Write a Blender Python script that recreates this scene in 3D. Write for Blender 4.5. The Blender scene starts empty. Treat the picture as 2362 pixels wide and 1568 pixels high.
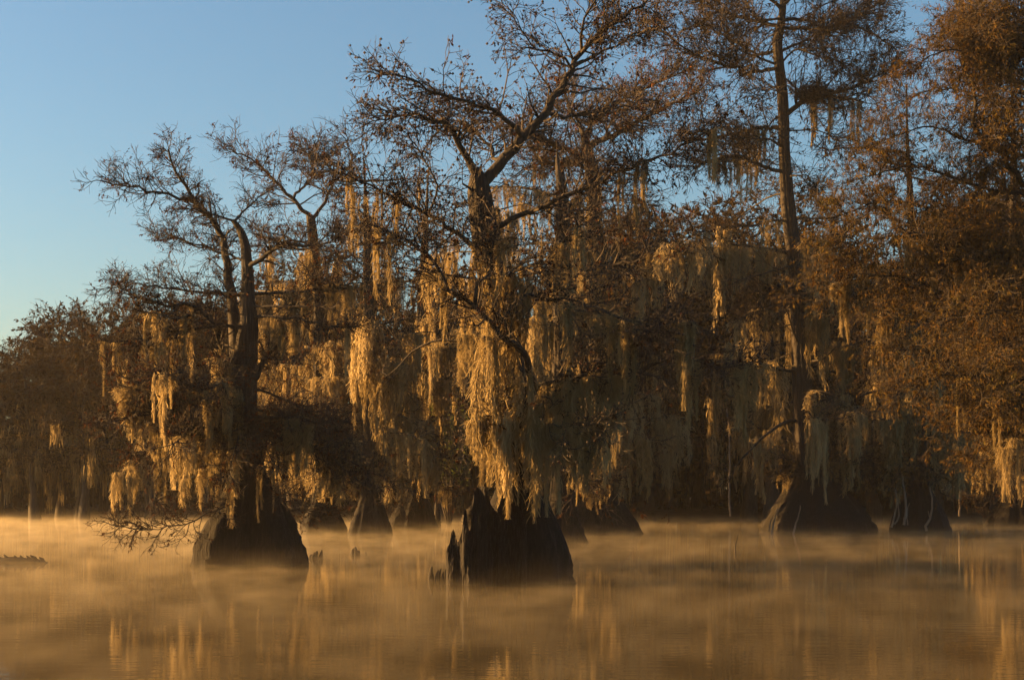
import bpy, math
import numpy as np

sc = bpy.context.scene
R = math.radians

# ------------------------------------------------------------------ camera
CAMH = 2.0                                   # eye height above the water, metres
FD, CX, HZ = 3243.0, 1180.5, 1133.0          # survey of the photograph: focal length, middle, horizon
cam_d = bpy.data.cameras.new('camera')
cam_d.sensor_width = 36.0
cam_d.lens = 49.45
cam_d.shift_y = 0.1478
cam_d.clip_start, cam_d.clip_end = 0.1, 2000
cam = bpy.data.objects.new('camera', cam_d)
sc.collection.objects.link(cam)
cam.location = (0, 0, CAMH)
cam.rotation_euler = (R(90), 0, 0)
sc.camera = cam

# ------------------------------------------------------------------ light
SUN_AZ, SUN_EL = 82.0, 8.5                   # degrees to the left of straight ahead, above the horizon
world = bpy.data.worlds.new('World')
sc.world = world
world.use_nodes = True
nt = world.node_tree
nt.nodes.clear()
sky = nt.nodes.new('ShaderNodeTexSky')
sky.sky_type = 'NISHITA'
sky.sun_disc = False
sky.sun_elevation = R(SUN_EL)
sky.sun_rotation = R(-SUN_AZ)
sky.air_density, sky.dust_density, sky.ozone_density = 1.3, 1.2, 3.6
bg = nt.nodes.new('ShaderNodeBackground')
bg.inputs['Strength'].default_value = 0.050
out = nt.nodes.new('ShaderNodeOutputWorld')
nt.links.new(sky.outputs[0], bg.inputs[0])
nt.links.new(bg.outputs[0], out.inputs[0])

sun_d = bpy.data.lights.new('sun', 'SUN')
sun_d.energy = 5.0
sun_d.angle = R(0.6)
sun_d.color = (1.0, 0.53, 0.165)
sun = bpy.data.objects.new('sun', sun_d)
sc.collection.objects.link(sun)
sun.rotation_euler = (R(90 - SUN_EL), 0, R(180 + SUN_AZ))

sc.view_settings.view_transform = 'Standard'
sc.view_settings.look = 'None'
sc.view_settings.exposure = 2.4
sc.view_settings.gamma = 1.0
sc.cycles.use_denoising = True
sc.cycles.max_bounces = 6
sc.cycles.diffuse_bounces = 3
sc.cycles.glossy_bounces = 3
sc.cycles.transmission_bounces = 3
sc.cycles.volume_bounces = 1
sc.cycles.sample_clamp_indirect = 4.0
sc.cycles.volume_step_rate = 1.0

# ------------------------------------------------------------------ materials
def new_mat(name):
    m = bpy.data.materials.new(name)
    m.use_nodes = True
    m.node_tree.nodes.clear()
    return m, m.node_tree.nodes, m.node_tree.links

def ramp(N, cols):
    r = N.new('ShaderNodeValToRGB')
    e = r.color_ramp.elements
    while len(e) < len(cols):
        e.new(0.5)
    for i, (p, c) in enumerate(cols):
        e[i].position = p
        e[i].color = (*c, 1)
    return r

def bark_mat(name, c0, c1, c2, rough=0.85, sc_=(6, 6, 0.9), bump=0.6, dist=0.05):
    m, N, L = new_mat(name)
    tc = N.new('ShaderNodeTexCoord')
    mp = N.new('ShaderNodeMapping')
    mp.inputs['Scale'].default_value = sc_
    n1 = N.new('ShaderNodeTexNoise')
    n1.inputs['Scale'].default_value = 2.0
    n1.inputs['Detail'].default_value = 7
    n1.inputs['Roughness'].default_value = 0.7
    r = ramp(N, [(0.3, c0), (0.5, c1), (0.72, c2)])
    b = N.new('ShaderNodeBump')
    b.inputs['Strength'].default_value = bump
    b.inputs['Distance'].default_value = dist
    p = N.new('ShaderNodeBsdfPrincipled')
    p.inputs['Roughness'].default_value = rough
    p.inputs['Specular IOR Level'].default_value = 0.25
    o = N.new('ShaderNodeOutputMaterial')
    L.new(tc.outputs['Object'], mp.inputs[0])
    L.new(mp.outputs[0], n1.inputs['Vector'])
    L.new(n1.outputs[0], r.inputs[0])
    L.new(n1.outputs[0], b.inputs['Height'])
    L.new(r.outputs[0], p.inputs['Base Color'])
    L.new(b.outputs[0], p.inputs['Normal'])
    L.new(p.outputs[0], o.inputs[0])
    return m

def leafy_mat(name, cols, trans=0.35, noise=1.6):
    """thin foliage or moss: diffuse plus translucent, colour varying from piece to piece"""
    m, N, L = new_mat(name)
    geo = N.new('ShaderNodeNewGeometry')
    oi = N.new('ShaderNodeObjectInfo')
    tc = N.new('ShaderNodeTexCoord')
    nz = N.new('ShaderNodeTexNoise')
    nz.inputs['Scale'].default_value = noise
    nz.inputs['Detail'].default_value = 2
    a = N.new('ShaderNodeMath'); a.operation = 'MULTIPLY_ADD'
    a.inputs[1].default_value = 0.55
    b = N.new('ShaderNodeMath'); b.operation = 'MULTIPLY_ADD'
    b.inputs[1].default_value = 0.3
    c = N.new('ShaderNodeMath'); c.operation = 'MULTIPLY'
    c.inputs[1].default_value = 0.34
    r = ramp(N, cols)
    d = N.new('ShaderNodeBsdfDiffuse')
    t = N.new('ShaderNodeBsdfTranslucent')
    mx = N.new('ShaderNodeMixShader')
    mx.inputs[0].default_value = trans
    o = N.new('ShaderNodeOutputMaterial')
    L.new(tc.outputs['Object'], nz.inputs['Vector'])
    L.new(oi.outputs['Random'], c.inputs[0])
    L.new(geo.outputs['Random Per Island'], b.inputs[0])
    L.new(c.outputs[0], b.inputs[2])
    L.new(nz.outputs[0], a.inputs[0])
    L.new(b.outputs[0], a.inputs[2])
    L.new(a.outputs[0], r.inputs[0])
    L.new(r.outputs[0], d.inputs[0])
    L.new(r.outputs[0], t.inputs[0])
    L.new(d.outputs[0], mx.inputs[1])
    L.new(t.outputs[0], mx.inputs[2])
    L.new(mx.outputs[0], o.inputs[0])
    return m

M_BARK = bark_mat('cypress_bark', (.015, .012, .009), (.032, .026, .020), (.075, .062, .050))
def trunk_mat():
    """bark above the flood stain, blackened wood below its ragged edge"""
    m = bark_mat('cypress_trunk', (.015, .012, .009), (.032, .026, .020), (.085, .070, .057), sc_=(9, 9, .55), bump=1.0, dist=.08)
    N, L = m.node_tree.nodes, m.node_tree.links
    p = next(n for n in N if n.type == 'BSDF_PRINCIPLED')
    src = p.inputs['Base Color'].links[0].from_socket
    nz = next(n for n in N if n.type == 'TEX_NOISE')
    tc = next(n for n in N if n.type == 'TEX_COORD')
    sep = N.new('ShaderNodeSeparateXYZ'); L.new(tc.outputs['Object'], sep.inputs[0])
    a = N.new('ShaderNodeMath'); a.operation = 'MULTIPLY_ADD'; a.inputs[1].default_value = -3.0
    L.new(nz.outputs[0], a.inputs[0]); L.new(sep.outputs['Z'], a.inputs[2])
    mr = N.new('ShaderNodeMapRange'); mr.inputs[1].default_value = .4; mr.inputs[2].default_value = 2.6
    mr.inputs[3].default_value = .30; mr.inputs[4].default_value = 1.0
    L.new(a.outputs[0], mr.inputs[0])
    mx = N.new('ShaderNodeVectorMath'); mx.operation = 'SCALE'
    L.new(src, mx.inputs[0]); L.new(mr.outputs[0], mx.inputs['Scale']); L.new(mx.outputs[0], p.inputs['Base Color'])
    return m
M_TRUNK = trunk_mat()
M_WET = bark_mat('buttress_bark', (.009, .007, .005), (.018, .014, .010), (.036, .028, .020), rough=0.8, sc_=(5, 5, .6), bump=0.8, dist=0.06)
M_TWIG = bark_mat('twig_bark', (.018, .013, .010), (.035, .027, .020), (.075, .059, .044), bump=0)
M_PALE = bark_mat('pale_stem_bark', (.09, .07, .05), (.15, .12, .09), (.22, .18, .14), bump=0.2)
M_LEAF = leafy_mat('rust_needles', [(0.2, (.014, .007, .004)), (0.5, (.042, .017, .007)), (0.8, (.095, .036, .012))], trans=.12)
M_OLIVE = leafy_mat('olive_needles', [(0.2, (.035, .018, .008)), (0.45, (.075, .040, .014)), (0.65, (.085, .052, .016)), (0.9, (.075, .066, .020))], trans=.22, noise=.7)
M_SAGE = leafy_mat('sage_needles', [(0.2, (.012, .010, .006)), (0.5, (.028, .022, .012)), (0.8, (.060, .040, .018))], trans=.15)
M_GREEN = leafy_mat('green_leaves', [(0.2, (.05, .07, .014)), (0.8, (.13, .15, .03))])
M_DARK = leafy_mat('far_foliage', [(0.2, (.018, .012, .006)), (0.8, (.045, .028, .012))], trans=.1)
M_MOSS = leafy_mat('spanish_moss', [(0.15, (.13, .100, .048)), (0.5, (.26, .200, .100)), (0.85, (.42, .335, .185))], trans=.55, noise=2.5)
M_CONE = bark_mat('cone_scales', (.02, .014, .010), (.04, .028, .02), (.06, .044, .03), bump=0)

# ------------------------------------------------------------------ mesh helpers
class Buf:
    def __init__(self):
        self.v, self.f, self.m, self.n = [], [], [], 0
    def add(self, V, F, mat=0):
        V = np.asarray(V, dtype=np.float32).reshape(-1, 3)
        F = np.asarray(F, dtype=np.int32)
        self.v.append(V)
        self.f.append(F + self.n)
        self.m.append(np.full(len(F), mat, dtype=np.int32))
        self.n += len(V)
    def mesh(self, name, mats, smooth=False):
        me = bpy.data.meshes.new(name)
        V = np.concatenate(self.v)
        me.vertices.add(len(V))
        me.vertices.foreach_set('co', V.ravel())
        loops = np.concatenate([f.ravel() for f in self.f])
        tot = np.concatenate([np.full(len(f), f.shape[1], dtype=np.int32) for f in self.f])
        start = np.concatenate([[0], np.cumsum(tot)[:-1]]).astype(np.int32)
        me.loops.add(len(loops))
        me.loops.foreach_set('vertex_index', loops)
        me.polygons.add(len(tot))
        me.polygons.foreach_set('loop_start', start)
        me.polygons.foreach_set('loop_total', tot)
        for mt in mats:
            me.materials.append(mt)
        me.polygons.foreach_set('material_index', np.concatenate(self.m))
        me.polygons.foreach_set('use_smooth', np.full(len(tot), smooth, dtype=bool))
        me.update(calc_edges=True)
        return me

def link(name, me, parent=None):
    o = bpy.data.objects.new(name, me)
    sc.collection.objects.link(o)
    o.parent = parent
    return o

def tag(o, label=None, cat=None, group=None, kind=None):
    if label: o['label'] = label
    if cat: o['category'] = cat
    if group: o['group'] = group
    if kind: o['kind'] = kind
    return o

def at(x, y, Y):
    return np.array([(x - CX) / FD * Y, Y, CAMH - (y - HZ) / FD * Y])

def norm(a):
    return a / np.maximum(np.linalg.norm(a, axis=-1, keepdims=True), 1e-9)

def smooth_line(P, step):
    """Catmull-Rom through P (K, C) resampled at about one point per step"""
    P = np.asarray(P, float)
    Q = np.vstack([2 * P[0] - P[1], P, 2 * P[-1] - P[-2]])
    res = []
    for i in range(1, len(Q) - 2):
        a, b, c, d = Q[i - 1], Q[i], Q[i + 1], Q[i + 2]
        n = max(1, int(np.linalg.norm((c - b)[:3]) / step))
        t = np.linspace(0, 1, n, endpoint=False)[:, None]
        res.append(.5 * (2 * b + (c - a) * t + (2 * a - 5 * b + 4 * c - d) * t ** 2 + (3 * b - a - 3 * c + d) * t ** 3))
    res.append(Q[-2:-1])
    return np.vstack(res)

def frames(T):
    ref = np.where(np.abs(T[..., 2:3]) > .9, np.array([1., 0, 0]), np.array([0, 0, 1.]))
    U = norm(np.cross(ref, T))
    return U, np.cross(T, U)

def tube(buf, P, rad, n=8, rng=None, rough=0.0, mat=0):
    P = np.asarray(P, float)
    T = norm(np.gradient(P, axis=0))
    ref = np.array([0.31, 0.95, 0.02]) if abs(T[:, 1]).mean() < .75 else np.array([0, .1, 1.])
    U = norm(np.cross(np.broadcast_to(ref, T.shape), T))
    W = np.cross(T, U)
    th = np.linspace(0, 2 * np.pi, n, endpoint=False)
    rr = np.asarray(rad, float)[:, None] * np.ones(n)
    if rng is not None and rough:
        rr = rr * (1 + rough * rng.standard_normal(rr.shape))
    V = P[:, None] + rr[..., None] * (U[:, None] * np.cos(th)[:, None] + W[:, None] * np.sin(th)[:, None])
    K = len(P)
    i = np.arange(K - 1)[:, None] * n
    j = np.arange(n)[None]
    F = np.stack([i + j, i + (j + 1) % n, i + n + (j + 1) % n, i + n + j], -1).reshape(-1, 4)
    buf.add(V, F, mat)
    e = (K - 1) * n
    buf.add(np.vstack([V[-1], P[-1] + T[-1] * rad[-1] * .5]), np.stack([np.arange(n), (np.arange(n) + 1) % n, np.full(n, n)], -1), mat)
    buf.add(np.vstack([V[0], P[0]]), np.stack([(np.arange(n) + 1) % n, np.arange(n), np.full(n, n)], -1), mat)

def prisms(buf, p0, p1, r0, r1, mat=0):
    """three-sided tapered sticks, one per row"""
    if not len(p0): return
    T = norm(p1 - p0)
    U, W = frames(T)
    th = np.array([0, 2.094, 4.189])
    ring = U[:, None] * np.cos(th)[:, None] + W[:, None] * np.sin(th)[:, None]
    V = np.concatenate([p0[:, None] + ring * r0[:, None, None], p1[:, None] + ring * r1[:, None, None]], 1)
    b = np.arange(len(p0))[:, None] * 6
    F = np.concatenate([np.stack([b[:, 0] + a, b[:, 0] + c, b[:, 0] + c + 3, b[:, 0] + a + 3], -1) for a, c in ((0, 1), (1, 2), (2, 0))])
    buf.add(V, F, mat)

def rhombs(buf, c, d, w, L, W, mat=0):
    a = c - d * L * .1
    V = np.stack([a, c + d * L * .45 + w * W * .5, c + d * L, c + d * L * .45 - w * W * .5], 1)
    b = np.arange(len(c))[:, None] * 4 + np.arange(4)
    buf.add(V, b, mat)

def balls(buf, c, r, mat=0):
    o = np.array([[1, 0, 0], [-1, 0, 0], [0, 1, 0], [0, -1, 0], [0, 0, 1], [0, 0, -1]], float)
    f = np.array([[0, 2, 4], [2, 1, 4], [1, 3, 4], [3, 0, 4], [2, 0, 5], [1, 2, 5], [3, 1, 5], [0, 3, 5]])
    V = c[:, None] + o * np.broadcast_to(np.asarray(r), (len(c),))[:, None, None]
    F = (np.arange(len(c))[:, None, None] * 6 + f).reshape(-1, 3)
    buf.add(V, F, mat)

# ------------------------------------------------------------------ branching
def grow(start, d, L, k, wander, up, rng):
    pts = [start]
    for i in range(k):
        d = norm(d + wander * rng.standard_normal(d.shape) + np.array([0, 0, up]))
        pts.append(pts[-1] + d * (L / k)[:, None])
    return np.stack(pts, 1)

def put(buf, pts, r0, r1, mat=0):
    k = pts.shape[1] - 1
    for i in range(k):
        prisms(buf, pts[:, i], pts[:, i + 1], r0 + (r1 - r0) * i / k, r0 + (r1 - r0) * (i + 1) / k, mat)

def kids(pts, n, t0, t1, spread, flat, rng):
    N, K = pts.shape[:2]
    t = rng.uniform(t0, t1, (N, n)) * (K - 1)
    i = np.minimum(t.astype(int), K - 2)
    f = (t - i)[..., None]
    r = np.arange(N)[:, None]
    a, b = pts[r, i], pts[r, i + 1]
    T = norm(b - a)
    q = rng.standard_normal(T.shape) * np.array([1, 1, flat])
    q = norm(q - T * (q * T).sum(-1, keepdims=True))
    d = norm(T + q * spread)
    return (a + (b - a) * f).reshape(-1, 3), d.reshape(-1, 3), (t / (K - 1)).reshape(-1)

def spray(limbs, rng, dens, L1, L2, L3, n2, n3, rmin, leaf, leaf_len, leaf_w, cones=0.0, cone_r=.02, up=0.05, flat=.7, hang=.6, tstart=.12):
    """twigs, needles and cones along the given limbs [(pts, radii)], as one crown mesh buffer"""
    B = Buf()
    S, D, T, RR = [], [], [], []
    for P, rad, mul in limbs:
        seg = np.linalg.norm(np.diff(P, axis=0), axis=1)
        cum = np.concatenate([[0], np.cumsum(seg)])
        n = max(2, int(cum[-1] * dens * mul))
        u = np.sort(tstart + (1 - tstart) * rng.random(n) ** .85) * cum[-1]
        u[-1] = cum[-1] * .999
        i = np.clip(np.searchsorted(cum, u) - 1, 0, len(P) - 2)
        f = ((u - cum[i]) / np.maximum(seg[i], 1e-6))[:, None]
        tg = norm(P[i + 1] - P[i])
        q = rng.standard_normal(tg.shape) * np.array([1, 1, flat])
        q = norm(q - tg * (q * tg).sum(-1, keepdims=True))
        S.append(P[i] + (P[i + 1] - P[i]) * f)
        D.append(norm(tg * rng.uniform(.3, 1.1, (n, 1)) + q * .9 + np.array([0, 0, up])))
        T.append(u / cum[-1])
        RR.append(rad[i])
    S, D, T, RR = map(np.concatenate, (S, D, T, RR))
    L = L1 * rng.uniform(.45, 1.25, len(S)) * (1.1 - .5 * T)
    p1 = grow(S, D, L, 5, .22, up * .5, rng)
    r1 = np.clip(RR * .5, rmin * 1.8, rmin * 4.5)
    put(B, p1, r1, np.full(len(r1), rmin))
    s2, d2, t2 = kids(p1, n2, .15, 1.0, .9, flat, rng)
    p2 = grow(s2, d2, L2 * rng.uniform(.4, 1.3, len(s2)), 3, .25, up, rng)
    put(B, p2, np.full(len(s2), rmin), np.full(len(s2), rmin * .7))
    s3, d3, t3 = kids(p2, n3, .2, 1.0, .9, flat, rng)
    p3 = grow(s3, d3, L3 * rng.uniform(.4, 1.4, len(s3)), 2, .25, 0, rng)
    put(B, p3, np.full(len(s3), rmin * .7), np.full(len(s3), rmin * .45))
    tufts = int(len(p3) * leaf / 6)                      # needles sit in feathery tufts on some of the twigs
    if tufts:
        k = np.repeat(rng.integers(0, len(p3), tufts), 6)
        n = len(k)
        c = p3[k, 0] + (p3[k, 2] - p3[k, 0]) * rng.uniform(.2, 1.1, (n, 1)) + rng.normal(0, L3 * .06, (n, 3))
        d = norm(norm(p3[k, 2] - p3[k, 0]) * .7 + rng.normal(0, .45, (n, 3)) + np.array([0, 0, -hang]))
        w = norm(np.cross(d, rng.standard_normal((n, 3))))
        sz = np.repeat(rng.uniform(.5, 1.4, tufts), 6)[:, None]
        rhombs(B, c, d, w, leaf_len * sz * rng.uniform(.7, 1.2, (n, 1)), leaf_w * sz * rng.uniform(.7, 1.2, (n, 1)), 1)
    n = int(len(p3) * cones)
    if n:
        k = rng.integers(0, len(p3), n)
        balls(B, p3[k, 2], cone_r * rng.uniform(.7, 1.2, n), 2)
    return B

# ------------------------------------------------------------------ Spanish moss
def moss_proto(seed, ntas, nfil, half, filw, K=5):
    """a bunch of hanging strands, 1 m long and about 2*half wide"""
    rng = np.random.default_rng(seed)
    B = Buf()
    for i in range(ntas):
        ox = (i + .5) / ntas * 2 - 1 + rng.normal(0, .12) if ntas > 1 else 0
        x0, y0 = ox * half * (.5 if ntas == 3 else .9), rng.normal(0, half * (.25 if ntas == 3 else .45))
        Lt = 1.0 if i == ntas // 2 else rng.uniform(.25, .9)
        R0 = half * (.30 if ntas == 3 else .19) * rng.uniform(.6, 1.5)
        sway = rng.normal(0, half * .25, 2)
        nf = int(nfil * (.4 + .6 * Lt))
        t0 = rng.random(nf) ** 1.15 * .9
        ln = rng.uniform(.10, .30, nf) * Lt
        ph = rng.uniform(0, 6.283, nf)
        rr = np.sqrt(rng.random(nf))
        flare = np.where(rng.random(nf) < .55, rng.uniform(.3, 1.5, nf), 0) * R0
        pts = []
        curl = rng.uniform(0, 6.283, (nf, 2))
        drift = rng.normal(0, .22, (nf, 2))
        for k in range(K + 1):
            t = np.minimum(t0 * Lt + ln * k / K, 1.06 * Lt)
            s = np.clip(t / Lt, 0, 1)
            prof = R0 * (.35 + 1.2 * s ** .5 * (1 - s) ** .8 + .12 * np.sin(s * 19 + i * 2.1) * (1 - s))
            kk = k / K
            x = x0 + sway[0] * np.sin(s * 2.6) + (rr * prof + flare * kk ** 2) * np.cos(ph) + R0 * .17 * np.sin(curl[:, 0] + kk * 9) + drift[:, 0] * R0 * kk
            y = y0 + sway[1] * np.sin(s * 2.6) + (rr * prof + flare * kk ** 2) * np.sin(ph) + R0 * .17 * np.sin(curl[:, 1] + kk * 9) + drift[:, 1] * R0 * kk
            pts.append(np.stack([x, y, -t + .01], -1))
        pts = np.stack(pts, 1)
        a = rng.uniform(0, 6.283, nf)
        wv = np.stack([np.cos(a), np.sin(a), np.zeros(nf)], -1)[:, None] * filw * rng.uniform(.6, 1.2, (nf, 1, 1))
        tp = np.array([.5] + [1.0] * (K - 1) + [.25])[None, :, None]
        V = np.stack([pts - wv * tp, pts + wv * tp], 2).reshape(nf, -1, 3)
        b = np.arange(nf)[:, None, None] * (2 * (K + 1))
        q = np.array([[2 * k, 2 * k + 1, 2 * k + 3, 2 * k + 2] for k in range(K)])
        B.add(V, (b + q).reshape(-1, 4))
    nf = nfil // 4                                           # the mat along the branch that all strands hang from
    a = np.stack([np.linspace(-1, 1, nf) * half, rng.normal(0, half * .12, nf), rng.uniform(-.04, .03, nf)], -1)
    a[:, 2] -= .05 * (a[:, 0] / half) ** 2
    b = a + np.stack([rng.normal(0, half * .35, nf), rng.normal(0, half * .15, nf), rng.uniform(-.12, .01, nf)], -1)
    w = norm(np.cross(b - a, rng.standard_normal((nf, 3)))) * filw
    B.add(np.stack([a - w, a + w, b + w * .4, b - w * .4], 1), np.arange(nf)[:, None] * 4 + np.arange(4))
    return B.mesh('hanging_moss', [M_MOSS])

MOSS_NEAR_T = [moss_proto(10 + i, 3, 190, .16, .0045) for i in range(4)]
MOSS_NEAR_C = [moss_proto(20 + i, 9, 190, .34, .0055) for i in range(6)]
MOSS_FAR_T = [moss_proto(30 + i, 3, 90, .15, .008) for i in range(4)]
MOSS_FAR_C = [moss_proto(40 + i, 8, 95, .36, .0078) for i in range(6)]

def hang_moss(parent, base, pos, length, width, rng, near, yaw=0.0):
    """one bunch: tassel when narrow, curtain when wide"""
    wide = width / length > .38
    pool = (MOSS_NEAR_C if wide else MOSS_NEAR_T) if near else (MOSS_FAR_C if wide else MOSS_FAR_T)
    o = link('hanging_moss', pool[rng.integers(len(pool))], parent)
    o.location = tuple(pos - base)
    hw = .34 if wide else .16
    o.scale = (width / (2 * hw), width / (2 * hw) * (.6 if wide else 1), length)
    o.rotation_euler = (0, 0, yaw + rng.normal(0, .3) + (math.pi if rng.random() < .5 else 0))
    return o

# ------------------------------------------------------------------ trees
def trunk_mesh(rows, Y, base, rng, n=72, flute=.10, deep=.75, sq=3.0):
    """rows: (x, y, half width) from the waterline up; flared, fluted foot running into a round trunk"""
    rows = np.array(rows, float)
    s = Y / FD
    C = np.array([at(x, y, Y) for x, y, w in rows]) - base
    line = smooth_line(np.column_stack([C, rows[:, 2] * s]), .14)
    line = np.vstack([[line[0, 0], line[0, 1], line[0, 2] - .6, line[0, 3] * 1.04], line])
    w0, w1 = line[0, 3], line[-1, 3]
    th = np.linspace(0, 2 * np.pi, n, endpoint=False)
    ph = rng.uniform(0, 6.28, 6)
    V = []
    ftop = max(line[:, 3].min(), 1e-3)
    for P in line:
        w = P[3]
        g = np.clip((w - ftop) / max(w0 - ftop, 1e-3), 0, 1)
        p = 2 + (sq - 2) * g ** .6
        sup = (np.abs(np.cos(th)) ** p + np.abs(np.sin(th)) ** p) ** (-1 / p)
        tw = P[2] * .05
        fl = np.cos(6 * th + ph[0] + tw) * .4 + np.cos(9 * th + ph[1] - tw) * .4 + np.cos(14 * th + ph[2]) * .35 + np.cos(23 * th + ph[3] + tw) * .22
        amp = flute * (.35 + .65 * g ** .5)
        r = w * sup * (1 + amp * (fl - .55)) * (1 + .022 * rng.standard_normal(n))
        dp = 1 + (deep - 1) * g
        V.append(np.stack([P[0] + r * np.cos(th), P[1] + r * np.sin(th) * dp, np.full(n, P[2])], -1))
    V = np.array(V)
    K = len(V)
    B = Buf()
    i = np.arange(K - 1)[:, None] * n
    j = np.arange(n)[None]
    F = np.stack([i + j, i + (j + 1) % n, i + n + (j + 1) % n, i + n + j], -1)
    B.add(V, F.reshape(-1, 4))
    B.add(np.vstack([V[-1], line[-1, :3] + [0, 0, w1 * .5]]), np.stack([np.arange(n), (np.arange(n) + 1) % n, np.full(n, n)], -1))
    return B.mesh('trunk', [M_TRUNK], smooth=True), line

def limb_pts(L, Y, base, rng, wig=.03):
    """L = [(x, y, dY), ...], r0, r1 (in survey pixels)"""
    pts, r0, r1 = L
    s = Y / FD
    P = np.array([at(x, y, Y + d) for x, y, d in pts]) - base
    P = smooth_line(P, .22)
    P[1:-1] += rng.normal(0, wig, P[1:-1].shape)
    return P, r1 * s * .75 + (r0 * s * .68 - r1 * s * .75) * (1 - np.linspace(0, 1, len(P))) ** 1.25

def auto_limbs(line, n, z0, z1, l0, l1, rng, droop=-.02, rise=.15, r=.07):
    """limbs leaving the trunk between heights z0 and z1, in every direction"""
    res = []
    for i in range(n):
        z = z0 + (z1 - z0) * (i + rng.random()) / n
        c = np.array([np.interp(z, line[:, 2], line[:, k]) for k in range(3)])
        a = i * 2.4 + rng.uniform(0, .9)                    # golden-angle steps spread the limbs all round
        d = norm(np.array([math.cos(a), math.sin(a), rise + rng.normal(0, .15)]))
        L = rng.uniform(l0, l1)
        k = max(6, int(L / .25))
        P = grow(c[None], d[None], np.array([L]), k, .10, droop, rng)[0]
        rr = r * rng.uniform(.6, 1.2) * (L / l1) ** .5
        res.append((P, np.linspace(rr, rr * .25, k + 1)))
    return res

def moss_on_limbs(root, limbs, n, l0, l1, rng, near, aspect=(.18, .9), tmin=.15, low=.5):
    lens = np.array([np.linalg.norm(np.diff(P, axis=0), axis=1).sum() for P, r in limbs])
    pr = lens / lens.sum()
    for i in range(n):
        P, r = limbs[rng.choice(len(limbs), p=pr)]
        t = rng.uniform(tmin, 1) * (len(P) - 1)
        k = min(int(t), len(P) - 2)
        p = P[k] + (P[k + 1] - P[k]) * (t - k)
        L = rng.uniform(l0, l1)
        L = min(L, max(.45, p[2] - low - rng.exponential(.25)))
        T = P[k + 1] - P[k]
        hang_moss(root, np.zeros(3), p, L, L * rng.uniform(*aspect), rng, near, math.atan2(T[1], T[0]))

def thing(name, base, label, cat, group=None):
    o = bpy.data.objects.new(name, None)
    sc.collection.objects.link(o)
    o.empty_display_size = .3
    o.location = tuple(base)
    return tag(o, label, cat, group)

def tree(name, label, Y, x, rows, limbs=(), autos=(), twig=None, moss=(), tassels=(), seed=1, flute=.10, deep=.75, near=False, group=None, leafmat=None, sq=4.5, foot_seed=None):
    rng = np.random.default_rng(seed)
    base = at(x, HZ + CAMH * FD / Y, Y)
    base[2] = 0
    root = thing(name, base, label, 'tree', group)
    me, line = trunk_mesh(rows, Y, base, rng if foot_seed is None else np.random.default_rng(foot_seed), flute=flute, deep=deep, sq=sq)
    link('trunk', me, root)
    main = [limb_pts(L, Y, base, rng) for L in limbs]
    for P, r in main:
        B = Buf(); tube(B, P, r, 9, rng, .05)
        link('limb', B.mesh('limb', [M_BARK], True), root)
    sets = [main]
    for a in autos:
        new = auto_limbs(line, rng=rng, **a)
        for P, r in new:
            B = Buf(); tube(B, P, r, 6, rng, .05)
            link('limb', B.mesh('limb', [M_BARK], True), root)
        sets.append(new)
    alll = [l for s_ in sets for l in s_]
    tw = dict(twig)
    mul = tw.pop('mul', (1, 1, 1))
    pool = [(P, r, m) for s_, m in zip(sets, mul) for P, r in s_]
    B = spray(pool, rng, **tw)
    link('crown', B.mesh('crown', [M_TWIG, leafmat or M_LEAF, M_CONE]), root)
    for m in moss:
        m = dict(m)
        ss = m.pop('sets', None)
        lim = m.pop('limbs', None)
        pl = alll if ss is None else [l for k in ss for l in sets[k]]
        if lim is not None: pl = [main[k] for k in lim]
        moss_on_limbs(root, pl, rng=rng, near=near, **{'low': 1.5, **m})
    s = Y / FD
    for (tx, ty, ln, wd, dY) in tassels:
        hang_moss(root, base, at(tx, ty, Y + dY), ln * s, wd * s, rng, near)
    return root, line, alll

TW_NEAR = dict(flat=.45, dens=6, L1=1.1, L2=.45, L3=.20, n2=6, n3=3, rmin=.0075, leaf=1.0, leaf_len=.095, leaf_w=.032, cones=.06, cone_r=.020)
TW_FAR = dict(mul=(1.1, .5, .25), flat=.45, dens=4.8, L1=2.0, L2=.85, L3=.38, n2=7, n3=3, rmin=.013, leaf=1.2, leaf_len=.17, leaf_w=.05, cones=.03, cone_r=.032)

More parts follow.
